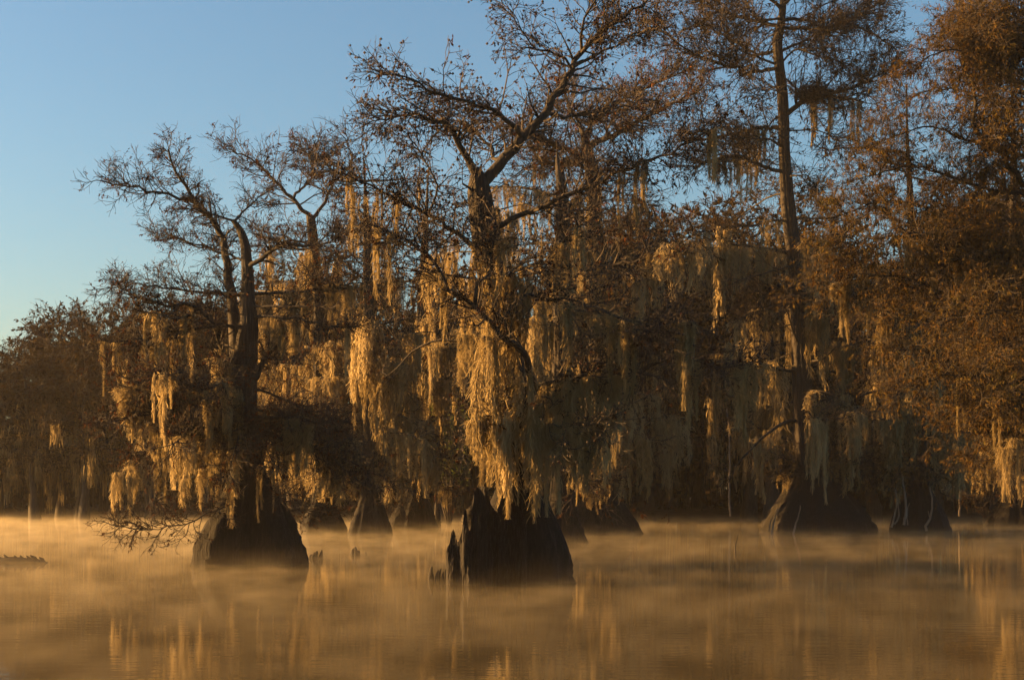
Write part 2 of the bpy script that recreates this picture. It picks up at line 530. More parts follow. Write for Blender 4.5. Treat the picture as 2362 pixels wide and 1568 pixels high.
# --- tree on the left: flat layered crown, two stems, low mossy skirt
A_Y = 38.8
rootA, lineA, limbsA = tree(
    'bald_cypress', 'wide cypress at the left with flat layered crown and low skirt of dark moss', A_Y, 578,
    [(578, 1300, 131), (578, 1262, 122), (580, 1224, 106), (581, 1190, 90), (580, 1158, 74), (577, 1125, 56), (572, 1090, 42), (567, 1040, 36),
     (562, 960, 33), (560, 900, 32), (564, 854, 29), (569, 790, 25), (575, 746, 21), (571, 690, 17), (571, 637, 14), (565, 565, 11), (553, 529, 9), (538, 509, 7)],
    limbs=[
        ([(550, 850, .1), (546, 818, .2), (538, 731, .3), (528, 637, .4), (520, 572, .5), (508, 535, .5), (481, 502, .4), (452, 466, .2), (416, 412, 0), (401, 390, 0), (388, 345, -.1)], 25, 3),
        ([(455, 470, .2), (410, 456, -.2), (361, 441, -.5), (320, 432, -.7), (262, 424, -.8), (222, 416, -.9)], 6, 1.5),
        ([(540, 510, 0), (512, 500, -.2), (470, 492, -.5), (430, 480, -.8)], 4, 1.5),
        ([(540, 510, 0), (560, 488, .3), (585, 470, .5), (618, 442, .8)], 5, 1.5),
        ([(525, 850, -.1), (510, 790, -.3), (488, 746, -.5), (459, 713, -.8), (423, 702, -1), (387, 702, -1.2), (330, 690, -1.4), (270, 662, -1.5)], 11, 2.5),
        ([(455, 712, -.8), (420, 735, -1.2), (370, 728, -1.6), (310, 712, -2)], 5, 2),
        ([(573, 755, 0), (540, 748, -.3), (506, 749, -.5), (416, 764, -.9), (307, 785, -1.3), (231, 785, -1.6)], 7, 2),
        ([(571, 680, 0), (620, 676, .3), (669, 674, .5), (759, 663, .9), (850, 652, 1.3)], 7, 2),
        ([(571, 680, 0), (510, 676, .3), (440, 672, .6), (360, 660, .9), (260, 652, 1.0)], 7, 1.5),
        ([(571, 620, 0), (596, 597, -.2), (622, 580, -.4), (650, 565, -.6), (705, 568, -.9), (795, 547, -1.3)], 9, 2),
        ([(575, 735, 0), (610, 731, -.3), (658, 731, -.6), (741, 749, -1), (824, 753, -1.5)], 6, 2),
        ([(570, 600, 0), (530, 590, .6), (470, 570, 1), (400, 548, 1.5), (355, 545, 1.9)], 5, 1.5),
        ([(575, 885, -.2), (590, 868, -.3), (601, 845, -.3), (614, 818, -.2), (640, 800, -.2)], 16, 4),
        ([(548, 870, -.2), (525, 845, -.4), (508, 828, -.4), (495, 822, -.5)], 20, 8),
        # the drooping bough over the water and the one on the right
        ([(570, 1120, -.6), (540, 1150, -1.0), (480, 1185, -1.4), (430, 1205, -1.6), (370, 1218, -1.7), (310, 1216, -1.8), (262, 1212, -1.9)], 3.2, 1),
        ([(600, 1130, .5), (650, 1165, .8), (720, 1182, 1.0), (770, 1186, 1.2)], 4, 1.2),
    ],
    autos=[dict(n=26, z0=3.5, z1=4.3, l0=2.8, l1=4.5, rise=.14, droop=-.04, r=.06),
           dict(n=6, z0=4.6, z1=7.3, l0=1.5, l1=3.0, rise=.05, droop=-.03, r=.04)],
    twig=dict(TW_NEAR, dens=10, L1=.95, L2=.42, n2=7, leaf=.8, leaf_len=.075, leaf_w=.026, mul=(1, 1.0, .25)),
    moss=[dict(sets=[1], n=74, l0=.7, l1=2.0, aspect=(.25, .7), tmin=.2),
          dict(limbs=[4, 5, 6], n=9, l0=.8, l1=2.0, aspect=(.14, .3)),
          dict(limbs=[7, 9, 10], n=9, l0=.7, l1=1.8, aspect=(.16, .5))],
    tassels=[(293, 830, 150, 26, -1.3), (330, 800, 120, 22, -1.2), (345, 845, 130, 30, -1.2), (357, 800, 110, 30, -1.1), (372, 790, 190, 30, -1.1), (395, 780, 210, 30, -1.0),
             (418, 775, 160, 30, -.9), (440, 770, 110, 24, -.8), (500, 825, 160, 44, -.5), (520, 830, 150, 34, -.5), (645, 735, 90, 34, -.5), (600, 1075, 120, 24, -1.3),
             (628, 1085, 90, 16, -1.3), (270, 1090, 100, 32, -1.6), (300, 1075, 115, 36, -1.7), (463, 1080, 90, 30, -1.6), (535, 1100, 110, 40, -1.4)],
    seed=19, foot_seed=11, flute=.10, deep=.62, near=True, sq=5)

# --- tree in the middle, hung with the big golden curtain
C_Y = 31.3
rootC, lineC, limbsC = tree(
    'bald_cypress', 'nearest cypress with broken hollow foot and a great golden curtain of moss', C_Y, 1180,
    [(1180, 1340, 138), (1184, 1300, 131), (1188, 1262, 119), (1192, 1220, 98), (1196, 1180, 78), (1200, 1140, 62), (1200, 1090, 48), (1190, 1000, 41), (1172, 850, 38), (1146, 700, 36), (1122, 560, 33), (1109, 470, 29), (1104, 430, 25), (1102, 400, 15), (1101, 388, 7)],
    limbs=[
        ([(1108, 430, 0), (1135, 397, .1), (1189, 343, .2), (1254, 260, .3), (1305, 181, .4), (1341, 119, .5), (1370, 87, .6), (1442, 40, .8), (1490, 0, 1), (1530, -40, 1.1)], 21, 3),
        ([(1341, 119, .5), (1340, 65, .2), (1362, 25, -.1), (1384, -10, -.3), (1400, -50, -.5)], 6, 2),
        ([(1100, 420, 0), (1092, 397, -.1), (1081, 369, -.2), (1055, 340, -.4), (1041, 300, -.6), (1016, 285, -.8), (936, 264, -1.4), (870, 275, -1.8)], 14, 2),
        ([(1208, 322, .2), (1195, 305, 0), (1164, 275, -.3), (1081, 238, -.9), (1008, 217, -1.4), (936, 181, -1.8), (866, 163, -2)], 10, 2),
        ([(1320, 155, .4), (1340, 145, .6), (1399, 116, 1), (1442, 94, 1.3), (1500, 62, 1.7)], 6, 1.5),
        ([(1318, 160, .4), (1280, 126, .1), (1225, 105, -.3), (1196, 61, -.5), (1178, 25, -.6)], 5, 1.5),
        ([(1130, 530, 0), (1200, 495, -.3), (1260, 470, -.5), (1323, 445, -.7), (1406, 408, -1.1), (1478, 379, -1.5), (1569, 336, -2), (1660, 290, -2.3)], 10, 2),
        ([(1112, 590, 0), (1081, 564, -.2), (990, 499, -.8), (900, 455, -1.3), (828, 416, -1.7), (774, 397, -2)], 10, 2),
        ([(987, 495, -.8), (1008, 423, -1.1), (980, 369, -1.3), (943, 318, -1.5)], 5, 1.5),
        ([(1232, 900, -.6), (1222, 850, -1.1), (1207, 811, -1.4), (1153, 775, -1.7), (1131, 746, -1.8), (1095, 706, -1.9), (1037, 663, -2), (1005, 609, -2), (940, 560, -2.1), (860, 520, -2.2)], 15, 3),
        ([(1095, 704, -1.9), (1102, 655, -2), (1131, 623, -2.1), (1128, 565, -2.1), (1110, 543, -2.1), (1080, 510, -2.2)], 7, 2),
        ([(1146, 690, -.2), (1180, 680, -.8), (1225, 688, -1), (1290, 688, -1.2), (1334, 695, -1.4), (1442, 739, -1.8), (1514, 753, -2), (1600, 740, -2.3)], 8, 1.5),
        ([(1135, 640, -.2), (1189, 623, -1), (1261, 601, -1.2), (1290, 558, -1.4), (1345, 515, -1.6)], 7, 2),
        ([(1172, 885, -.3), (1280, 883, -.8), (1370, 861, -1), (1442, 854, -1.2), (1478, 858, -1.3), (1551, 822, -1.5), (1601, 833, -1.6), (1655, 847, -1.7), (1742, 829, -1.9)], 9, 1.5),
        ([(1100, 445, 0), (1080, 432, -.4), (1066, 424, -.5)], 6, 3),
        ([(1190, 990, -.3), (1240, 975, -.8), (1300, 985, -1.1), (1390, 990, -1.4)], 6, 1.5),
        ([(1190, 985, -.3), (1150, 960, -.8), (1110, 965, -1.1), (1075, 985, -1.3)], 6, 1.5),
        ([(1262, 258, .3), (1300, 268, 1.2), (1380, 262, 2.2), (1480, 230, 3.2)], 7, 1.5),
        ([(1150, 380, .1), (1120, 330, 1.2), (1080, 290, 2.2), (1010, 250, 3.1)], 7, 1.5),
    ],
    autos=[dict(n=9, z0=4.0, z1=8.7, l0=1.6, l1=3.2, rise=.15, droop=-.02, r=.045)],
    twig=dict(TW_NEAR, dens=9.5, L1=1.2, n2=7, cones=.38, leaf=.5, leaf_len=.08, cone_r=.030, mul=(1, .12, 1)),
    moss=[dict(limbs=[15], n=14, l0=.6, l1=1.4, aspect=(.3, .8), low=1.7), dict(limbs=[16], n=8, l0=.5, l1=1.2, aspect=(.3, .7), low=2.3),
          dict(limbs=[13], n=14, l0=.8, l1=1.9, aspect=(.2, .6)),
          dict(limbs=[6, 7, 9], n=12, l0=.6, l1=1.5, aspect=(.16, .4), tmin=.25),
          dict(limbs=[11, 12], n=12, l0=.8, l1=1.8, aspect=(.2, .6)),
          dict(sets=[1], n=12, l0=.8, l1=1.9, aspect=(.3, .7))],
    tassels=[(1120, 770, 260, 70, -1.5), (1160, 790, 320, 80, -1.4), (1205, 860, 280, 80, -1.3), (1130, 890, 220, 70, -.3), (1180, 950, 230, 80, -1.3),
             (1235, 930, 240, 70, -1.2), (1110, 985, 130, 70, -.2), (1170, 1000, 180, 50, -1.4), (1225, 1010, 180, 60, -1.3), (1262, 1040, 140, 34, -1.2),
             (1290, 1000, 170, 44, -1.2), (1150, 640, 200, 60, -1), (1190, 690, 220, 60, -1), (1095, 560, 160, 60, -.8), (1120, 620, 180, 60, -.9),
             (988, 800, 120, 24, -2.1), (1012, 790, 80, 20, -2.1), (1075, 770, 60, 40, -1.9), (1398, 1010, 110, 34, -1.4), (1390, 930, 100, 44, -1.4), (1240, 700, 160, 60, -1.2), (1300, 700, 160, 60, -1.2)],
    seed=23, flute=.09, deep=.65, near=True, sq=4.5)

rng = np.random.default_rng(5)
bC = np.array(rootC.location)
def shell_wall(top, Y0, thick, foot):
    """one curved wall of rotten wood with a jagged top edge: top = [(x, y)] along the wall, in survey pixels"""
    s = C_Y / FD
    X = np.linspace(top[0][0], top[-1][0], 110)
    H = (1340 - np.interp(X, [a for a, b in top], [b for a, b in top])) * s
    H = np.maximum(.08, np.convolve(np.pad(H, 2, 'edge'), [.12, .22, .32, .22, .12], 'valid') + rng.normal(0, .006, len(X)))
    u = np.linspace(-1, 1, len(X))
    px = (X - CX) / FD * C_Y - bC[0]
    py = Y0 - foot * np.sqrt(np.maximum(0, 1 - u ** 2 * .96)) + .05 * np.sin(X * .15) + .014 * np.sin(X * .53 + 1) + .008 * np.sin(X * 1.1)
    R_ = 22
    t = np.linspace(0, 1, R_)
    B = Buf()
    F_, K_ = [], []
    for r in range(R_):
        z = -.4 + (H + .4) * t[r]
        g = np.clip(1 - z / 2.2, 0, 1)
        n = .012 * rng.standard_normal(len(X)) + .04 * np.sin(X * .16 + z * 3.1) + .025 * np.sin(X * .3 - z * 5)
        y = py - .22 * g + n
        F_.append(np.stack([px, y, z], -1)); K_.append(np.stack([px, y + thick * (1.1 - .6 * t[r]), z], -1))
    V = np.array(F_ + K_[::-1])
    V = np.concatenate([V, V[:1]])
    m_ = len(X)
    i = np.arange(len(V) - 1)[:, None] * m_
    j = np.arange(m_ - 1)[None]
    B.add(V, np.stack([i + j, i + j + 1, i + m_ + j + 1, i + m_ + j], -1).reshape(-1, 4))
    for e in (0, m_ - 1):                                    # close both ends
        idx = np.arange(R_ - 1) * m_ + e
        a, b = V[:R_, e], V[R_:2 * R_, e][::-1]
        W = np.concatenate([a, b]); k = np.arange(R_ - 1)
        B.add(W, np.stack([k, k + 1, k + 1 + R_, k + R_], -1))
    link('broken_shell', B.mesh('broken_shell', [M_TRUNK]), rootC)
shell_wall([(1033, 1268), (1036, 1256), (1042, 1252), (1045, 1222), (1050, 1216), (1054, 1228), (1058, 1246), (1062, 1244), (1068, 1226), (1073, 1200), (1075, 1168), (1078, 1162),
            (1081, 1190), (1084, 1216), (1087, 1222), (1090, 1212), (1092, 1160), (1097, 1132), (1104, 1124), (1116, 1120), (1122, 1124), (1128, 1146), (1136, 1166), (1146, 1178), (1156, 1186), (1170, 1192)], -.72, .22, .45)
shell_wall([(1142, 1186), (1150, 1170), (1158, 1142), (1164, 1124), (1176, 1118), (1188, 1122), (1196, 1150), (1206, 1180), (1214, 1196)], -.95, .25, .16)

# --- trees of the second rank, about twice as far
def second(name, label, Y, x, rows, seed, limbs=(), autos=(), nm=70, ml=(1.0, 2.8), twig=None, moss=None, asp=(.2, .75), **kw):
    autos = list(autos) + [dict(n=5, z0=2.6, z1=3.8, l0=1.5, l1=3.2, rise=.15, droop=-.06, r=.04)]
    tw = dict(twig or TW_FAR)
    tw['mul'] = tuple(tw['mul']) + (1.1,)
    moss = list(moss or [dict(n=nm, l0=ml[0], l1=ml[1], aspect=asp)]) + [dict(sets=[-1], n=14, l0=.7, l1=1.8, aspect=(.3, .9), low=.9)]
    return tree(name, label, Y, x, rows, limbs, autos, tw, moss, seed=seed, **kw)

second('bald_cypress', 'slim forked cypress rising behind the wide left one, with a bare open top', 68.3, 745,
       [(745, 1228, 55), (745, 1205, 48), (745, 1175, 34), (744, 1140, 22), (742, 1000, 18), (740, 850, 17), (736, 670, 15), (728, 620, 13), (722, 560, 12), (716, 498, 10)], 31,
       limbs=[([(716, 505, 0), (700, 485, -.3), (668, 455, -.6), (614, 397, -1.2), (585, 372, -1.5), (535, 347, -2)], 8, 2),
              ([(716, 505, 0), (730, 495, .3), (759, 444, .6), (770, 401, .9), (741, 372, 1.2), (687, 343, 1.4)], 7, 2),
              ([(764, 430, .7), (790, 400, 1), (812, 365, 1.4), (800, 330, 1.5)], 5, 2),
              ([(672, 458, -.6), (690, 440, 0), (720, 405, .8), (715, 360, 1.2), (735, 325, 1.5)], 5, 2),
              ([(725, 580, 0), (700, 560, .6), (640, 555, 1.4), (590, 540, 2)], 5, 2),
              ([(728, 600, 0), (760, 590, -.6), (810, 575, -1.2), (860, 545, -2)], 5, 2)],
       autos=[dict(n=10, z0=9, z1=14, l0=2.5, l1=4.5, r=.08), dict(n=12, z0=3.5, z1=9, l0=2.5, l1=5.0, r=.08)],
       moss=[dict(sets=[1, 2], n=86, l0=1.4, l1=3.8, aspect=(.2, .62))])

second('bald_cypress', 'cypress with a steep cone foot, next right behind the wide left tree', 65.5, 853,
       [(855, 1232, 52), (855, 1205, 44), (855, 1170, 32), (855, 1130, 22), (853, 1000, 17), (853, 850, 15), (850, 700, 13), (846, 560, 9), (842, 440, 4), (838, 360, 1.2)], 32,
       autos=[dict(n=14, z0=9.5, z1=16.5, l0=2.0, l1=4.0, rise=.3, r=.07), dict(n=16, z0=3.5, z1=10, l0=2.5, l1=5.0, r=.08)],
       moss=[dict(sets=[2], n=74, l0=1.4, l1=3.8, aspect=(.2, .62)), dict(sets=[1], n=12, l0=.8, l1=1.8)])

second('bald_cypress', 'shaded cypress whose wide foot fills the gap left of the broken hollow one', 76.0, 955,
       [(950, 1218, 58), (952, 1195, 50), (955, 1165, 38), (958, 1130, 24), (962, 1000, 18), (968, 850, 16), (975, 700, 13), (980, 560, 8), (984, 470, 4), (988, 380, 1.2)], 33,
       autos=[dict(n=12, z0=10, z1=17, l0=2.0, l1=4.2, rise=.3, r=.08), dict(n=16, z0=3.5, z1=10, l0=2.5, l1=5.2, r=.09)],
       moss=[dict(sets=[2], n=72, l0=1.4, l1=3.8, aspect=(.2, .62)), dict(sets=[1], n=13, l0=.8, l1=2.0)])

second('bald_cypress', 'thick trunk with a snapped top, directly behind the golden moss curtain', 55.0, 1296,
       [(1296, 1251, 60), (1296, 1220, 48), (1296, 1170, 34), (1298, 1100, 27), (1298, 900, 25), (1298, 700, 22), (1298, 520, 17), (1297, 452, 14), (1291, 400, 10), (1286, 370, 5), (1284, 352, 2)], 34,
       limbs=[([(1298, 660, 0), (1341, 628, -.4), (1424, 608, -.8), (1478, 598, -1.1), (1551, 569, -1.5), (1625, 530, -2)], 9, 2),
              ([(1292, 480, 0), (1320, 470, .5), (1345, 430, 1), (1360, 400, 1.3)], 7, 2)],
       autos=[dict(n=10, z0=9, z1=13.5, l0=1.8, l1=3.2, r=.07), dict(n=14, z0=4.0, z1=9, l0=2.0, l1=4.2, r=.08)],
       moss=[dict(sets=[2], n=54, l0=1.2, l1=3.0, aspect=(.2, .7)), dict(sets=[0, 1], n=24, l0=.8, l1=2.2)])

second('bald_cypress', 'tall straight cypress with long upswept limbs, right of the golden moss curtain', 67.5, 1388,
       [(1388, 1229, 88), (1388, 1205, 78), (1386, 1175, 60), (1384, 1140, 40), (1382, 1080, 30), (1378, 900, 26), (1375, 700, 22), (1371, 520, 18), (1368, 434, 16), (1355, 345, 12), (1347, 315, 7), (1342, 300, 3)], 35,
       twig=dict(TW_FAR, dens=6.5, mul=(1.5, .65, .12)),
       limbs=[([(1355, 345, 0), (1380, 326, -.4), (1406, 318, -.7), (1478, 278, -1.4), (1533, 249, -2), (1620, 205, -2.8)], 12, 2.5),
              ([(1348, 325, 0), (1358, 300, .4), (1370, 275, .7), (1435, 231, 1.4), (1514, 192, 2.2), (1605, 152, 3)], 9, 2),
              ([(1355, 372, 0), (1341, 362, -.5), (1276, 332, -1.2), (1215, 308, -1.8), (1150, 290, -2.4)], 11, 2),
              ([(1362, 400, 0), (1330, 380, .8), (1290, 385, 1.4), (1240, 360, 2.2)], 9, 2),
              ([(1348, 325, 0), (1335, 285, .4), (1310, 240, .9), (1300, 190, 1.2)], 8, 2)],
       autos=[dict(n=10, z0=13, z1=18, l0=2.5, l1=4.8, rise=.25, r=.08), dict(n=20, z0=4, z1=14, l0=3.0, l1=6.0, r=.09)],
       moss=[dict(sets=[2], n=76, l0=1.6, l1=4.4, aspect=(.2, .62)), dict(sets=[1], n=12, l0=1, l1=2.4)])

rootE, lineE, limbsE = second(
    'bald_cypress', 'tallest cypress with straight bare trunk, crooked limbs and a very wide dark foot', 69.7, 1884,
    [(1884, 1226, 127), (1884, 1200, 116), (1882, 1170, 98), (1878, 1140, 76), (1872, 1105, 52), (1864, 1060, 36), (1853, 963, 24), (1847, 818, 21), (1840, 692, 18), (1829, 567, 17), (1818, 488, 16), (1809, 361, 13), (1807, 289, 12.5), (1804, 217, 12), (1796, 145, 11), (1793, 100, 11), (1800, 60, 9), (1806, 0, 7.5), (1806, -80, 6), (1808, -160, 4)], 36,
    twig=dict(TW_FAR, dens=6.5, mul=(1.5, .65, .12)),
    limbs=[([(1796, 155, 0), (1746, 166, -.4), (1706, 173, -.7), (1702, 155, -.7), (1677, 155, -.9), (1656, 145, -1.1), (1601, 126, -1.5), (1565, 101, -1.8), (1529, 72, -2), (1490, 50, -2.3)], 7, 2),
           ([(1798, 61, 0), (1764, 54, .4), (1713, 40, .9), (1656, 25, 1.4), (1619, 11, 1.8), (1570, -10, 2.2)], 7, 2),
           ([(1790, 116, 0), (1746, 126, .6), (1702, 101, 1.2), (1656, 76, 1.8), (1619, 54, 2.3)], 6, 2),
           ([(1802, 47, 0), (1865, 47, .5), (1894, 65, .8), (1955, 51, 1.3), (2030, 5, 2)], 6, 2),
           ([(1798, 65, 0), (1858, 65, -.5), (1890, 80, -.8), (1963, 60, -1.4), (2017, 83, -1.9), (2060, 110, -2.3)], 6, 2),
           ([(1800, 150, 0), (1829, 116, -.3), (1858, 119, -.6), (1894, 134, -1), (1945, 145, -1.5)], 4, 1.5),
           ([(1808, 270, 0), (1836, 246, -.3), (1872, 224, -.6), (1927, 224, -1), (1990, 236, -1.5)], 10, 3),
           ([(1880, 222, -.6), (1945, 210, -.9), (2006, 184, -1.3), (2070, 150, -1.8)], 6, 2),
           ([(1805, 296, 0), (1742, 296, .5), (1656, 318, 1.2), (1583, 325, 2)], 8, 2),
           ([(1835, 665, 0), (1793, 664, -.5), (1764, 681, -.8), (1724, 731, -1.2)], 11, 4),
           ([(1813, 400, 0), (1760, 385, -.6), (1690, 360, -1.3), (1600, 385, -2.2)], 7, 2),
           ([(1835, 690, 0), (1880, 700, -.6), (1960, 690, -1.3), (2060, 700, -2)], 9, 2),
           ([(1800, 20, 0), (1840, -20, -.5), (1900, -60, -1), (1980, -80, -1.6)], 6, 2),
           ([(1800, 20, 0), (1750, -20, -.5), (1690, -40, -1), (1600, -60, -1.6)], 6, 2)],
    autos=[dict(n=13, z0=15.5, z1=26, l0=2.5, l1=4.8, rise=.1, r=.07), dict(n=26, z0=3.6, z1=15.5, l0=3.0, l1=6.5, r=.09)],
    moss=[dict(sets=[2], n=68, l0=1.6, l1=4.4, aspect=(.2, .62)), dict(limbs=[6], n=6, l0=1.0, l1=2.6, aspect=(.15, .3)), dict(limbs=[8, 10, 11], n=12, l0=1.0, l1=2.4)], leafmat=M_SAGE)
rng = np.random.default_rng(77)
B = Buf()
nc = at(1876, 218, 69.1) - np.array(rootE.location)
k = 900
q = norm(rng.standard_normal((k, 3))) * rng.random((k, 1)) ** .4 * np.array([.95, .7, .5])
d = norm(rng.standard_normal((k, 3)) * np.array([1, 1, .5]))
prisms(B, nc + q - d * .25, nc + q + d * .25, np.full(k, .014), np.full(k, .008))
link('twig_bundle', B.mesh('twig_bundle', [M_TWIG]), rootE)

second('bald_cypress', 'shadowed cypress with thin sunlit vines up its narrow foot, right of the tallest tree', 70.5, 2120,
       [(2120, 1225, 66), (2120, 1200, 60), (2118, 1165, 46), (2116, 1120, 28), (2112, 1000, 20), (2108, 850, 18), (2104, 650, 13), (2100, 480, 8), (2092, 330, 4), (2090, 200, 1.5)], 37,
       autos=[dict(n=10, z0=11, z1=19, l0=2.5, l1=4.8, rise=.25, r=.08), dict(n=18, z0=3.5, z1=11, l0=2.5, l1=5.5, r=.09)], leafmat=M_OLIVE,
       moss=[dict(sets=[2], n=72, l0=1.2, l1=3.6, aspect=(.2, .7))])
second('bald_cypress', 'cypress half cut off by the right edge, its foot in deep shade', 80.0, 2345,
       [(2345, 1214, 66), (2345, 1190, 58), (2345, 1155, 40), (2345, 1110, 26), (2342, 950, 20), (2340, 750, 16), (2338, 500, 10), (2336, 300, 5), (2330, 150, 1.5)], 38,
       autos=[dict(n=9, z0=12, z1=21, l0=2.5, l1=5, rise=.25, r=.08), dict(n=16, z0=4, z1=12, l0=2.5, l1=5.5, r=.09)], leafmat=M_OLIVE,
       moss=[dict(sets=[2], n=60, l0=1.2, l1=3.2, aspect=(.2, .7))])
second('bald_cypress', 'small far cypress foot seen through the gap right of the golden moss curtain', 118.0, 1523,
       [(1523, 1188, 36), (1523, 1172, 30), (1522, 1150, 20), (1521, 1120, 12), (1518, 900, 9), (1516, 650, 6), (1515, 520, 3)], 39,
       autos=[dict(n=14, z0=5, z1=21, l0=3, l1=6, rise=.1, r=.1)], twig=dict(TW_FAR, dens=2.2, mul=(1, 1), rmin=.02, leaf_len=.3, leaf_w=.09),
       moss=[dict(n=50, l0=1.5, l1=4.0, aspect=(.2, .7))])

# --- leafy tree reaching in from the right
F_Y = 42.0
rngF = np.random.default_rng(41)
outline = [(60, 2140), (130, 2090), (220, 2040), (310, 1990), (400, 1930), (480, 1890), (560, 1860), (650, 1850), (720, 2000), (800, 2030), (880, 2060), (950, 2170), (1030, 2230), (-40, 2180)]
Flimbs = [
    ([(2440, 500, 0), (2361, 419, -.3), (2306, 361, -.5), (2263, 318, -.7), (2245, 282, -.8), (2248, 202, -.8), (2223, 152, -.9), (2223, 90, -1), (2230, 40, -1)], 13, 2.5),
    ([(2248, 195, -.8), (2277, 145, -.5), (2306, 112, -.2), (2361, 83, .2), (2420, 60, .4)], 6, 2),
    ([(2430, 640, 0), (2361, 598, -.5), (2306, 576, -.9), (2252, 587, -1.2), (2212, 601, -1.4), (2180, 590, -1.6), (2140, 554, -1.8), (2060, 520, -2.2)], 11, 2.5)]
for i, (y, x) in enumerate(outline):
    d = rngF.uniform(-2.5, 2.5)
    y0 = y + rngF.uniform(20, 90)
    Flimbs.append(([(2432, y0, 0), (2380 - (2380 - x) * .25, y0 - 30, d * .4), (2380 - (2380 - x) * .6, y - 15, d * .8), (x + 10, y + 25, d)], 7, 1.5))
for i in range(28):
    y = rngF.uniform(0, 1000); d = rngF.uniform(-3, 3); x = rngF.uniform(2130, 2310)
    Flimbs.append(([(2432, y + 30, 0), (2370, y - 10, d * .5), (x, y + 10, d)], 5, 1.2))
tree('bald_cypress', 'leafy rust and olive cypress leaning in from the right edge', F_Y, 2440,
     [(2482, 1287, 84), (2470, 1240, 68), (2456, 1180, 52), (2440, 1050, 44), (2432, 800, 38), (2430, 600, 34), (2440, 400, 28), (2455, 200, 20), (2465, 0, 12), (2470, -120, 6)],
     Flimbs, (), dict(dens=9.5, L1=1.35, L2=.55, L3=.26, n2=8, n3=4, rmin=.006, leaf=2.3, leaf_len=.115, leaf_w=.024, cones=.02, cone_r=.02, hang=.9),
     [dict(n=26, l0=.7, l1=2.0, aspect=(.18, .6), limbs=list(range(8, 14)))],
     tassels=[(2312, 1030, 120, 34, -.8), (2335, 1010, 140, 40, -.8), (2352, 1035, 110, 34, -.7), (2300, 780, 130, 34, -.8), (2355, 620, 120, 34, -.4)],
     seed=43, near=True, leafmat=M_OLIVE)

# ------------------------------------------------------------------ far wood: copies of three kinds of tree
def far_proto(seed, h):
    rng = np.random.default_rng(seed)
    root = thing('wood_tree', (0, 0, 0), 'bare brown tree in the dim wood far behind the big cypresses', 'tree', 'trees of the dim far wood')
    k = 12
    z = np.linspace(-.5, h * .92, k)
    P = np.stack([np.cumsum(rng.normal(0, .10, k)), np.cumsum(rng.normal(0, .10, k)), z], -1)
    rad = .26 * (1 - z / h) ** .8 + .03
    rad[:3] *= [1.9, 1.5, 1.15]
    B = Buf(); tube(B, P, rad, 9, rng, .05)
    link('trunk', B.mesh('trunk', [M_BARK], True), root)
    line = np.column_stack([P, rad])
    lim = auto_limbs(line, 24, h * .3, h * .95, 1.6, 4.0, rng, rise=.4, r=.08)
    B = spray([(a, b, 1) for a, b in lim], rng, 2.6, 1.7, .9, .5, 6, 3, .018, 2.0, .34, .13, hang=.3)
    for P_, r_ in lim: tube(B, P_, r_, 5)
    link('crown', B.mesh('crown', [M_TWIG, M_DARK]), root)
    MB = Buf()
    for i in range(52):
        P_, r_ = lim[rng.integers(len(lim))]
        p = P_[rng.integers(2, len(P_))]
        if p[2] > h * .62: continue
        L = min(rng.uniform(1.2, 3.6), max(.6, p[2] - .3))
        W = L * rng.uniform(.06, .16)
        nf = 46
        t0 = rng.random(nf) * .8
        x = rng.normal(0, W, nf) * (1 - t0 * .8); y = rng.normal(0, W * .5, nf)
        top = p + np.stack([x, y, -t0 * L], -1)
        bot = top + np.stack([rng.normal(0, .06, nf), rng.normal(0, .06, nf), -L * rng.uniform(.15, .35, nf)], -1)
        a = rng.uniform(0, 6.28, nf)
        w = np.stack([np.cos(a), np.sin(a), 0 * a], -1) * .035
        V = np.stack([top - w, top + w, bot + w * .4, bot - w * .4], 1)
        MB.add(V, np.arange(nf)[:, None] * 4 + np.arange(4))
    link('hanging_moss', MB.mesh('hanging_moss', [M_MOSS]), root)
    return root

def copy_tree(o, parent=None):
    c = o.copy()
    sc.collection.objects.link(c)
    c.parent = parent
    for ch in list(o.children):
        copy_tree(ch, c)
    return c

protos = [far_proto(61, 14.0), far_proto(62, 15.5), far_proto(63, 13.0), far_proto(64, 17.0)]
rng = np.random.default_rng(9)
spots = []
for i in range(26):                                   # treeline at the left, stepping down towards the edge
    x = -46 + i * 1.15 + rng.normal(0, .6)  # leftmost trees stand unseen outside the frame, added to shade the others
    y = 97 + rng.uniform(0, 15)
    px = x / y * FD + CX
    top = np.interp(px, [-300, 0, 150, 330, 480], [850, 850, 760, 735, 735]) + rng.normal(0, 18)
    spots.append((x, y, (HZ - top) * y / FD + CAMH, 'dim hazy tree of the low treeline along the far left shore', 'trees of the hazy left treeline'))
for i in range(58):                                   # the wood behind the big trees
    x = -18 + i * 1.12 + rng.normal(0, 1.0)
    y = 92 + rng.uniform(0, 34)
    spots.append((x, y, rng.uniform(16, 23.5) if x > 4 else rng.uniform(13, 17), None, None))
used = set()
for i, (x, y, h, lab, grp) in enumerate(spots):
    k = int(rng.integers(4))
    src = protos[k]
    if k in used:
        o = copy_tree(src)
    else:
        o = src; used.add(k)
    h0 = (14.0, 15.5, 13.0, 17.0)[k]
    f = h / h0
    o.location = (x, y, 0)
    o.rotation_euler = (0, 0, rng.uniform(0, 6.28))
    o.scale = (max(f, .9), max(f, .9), f)
    tag(o, lab or 'bare brown tree in the dim wood far behind the big cypresses', 'tree', grp or 'trees of the dim far wood')

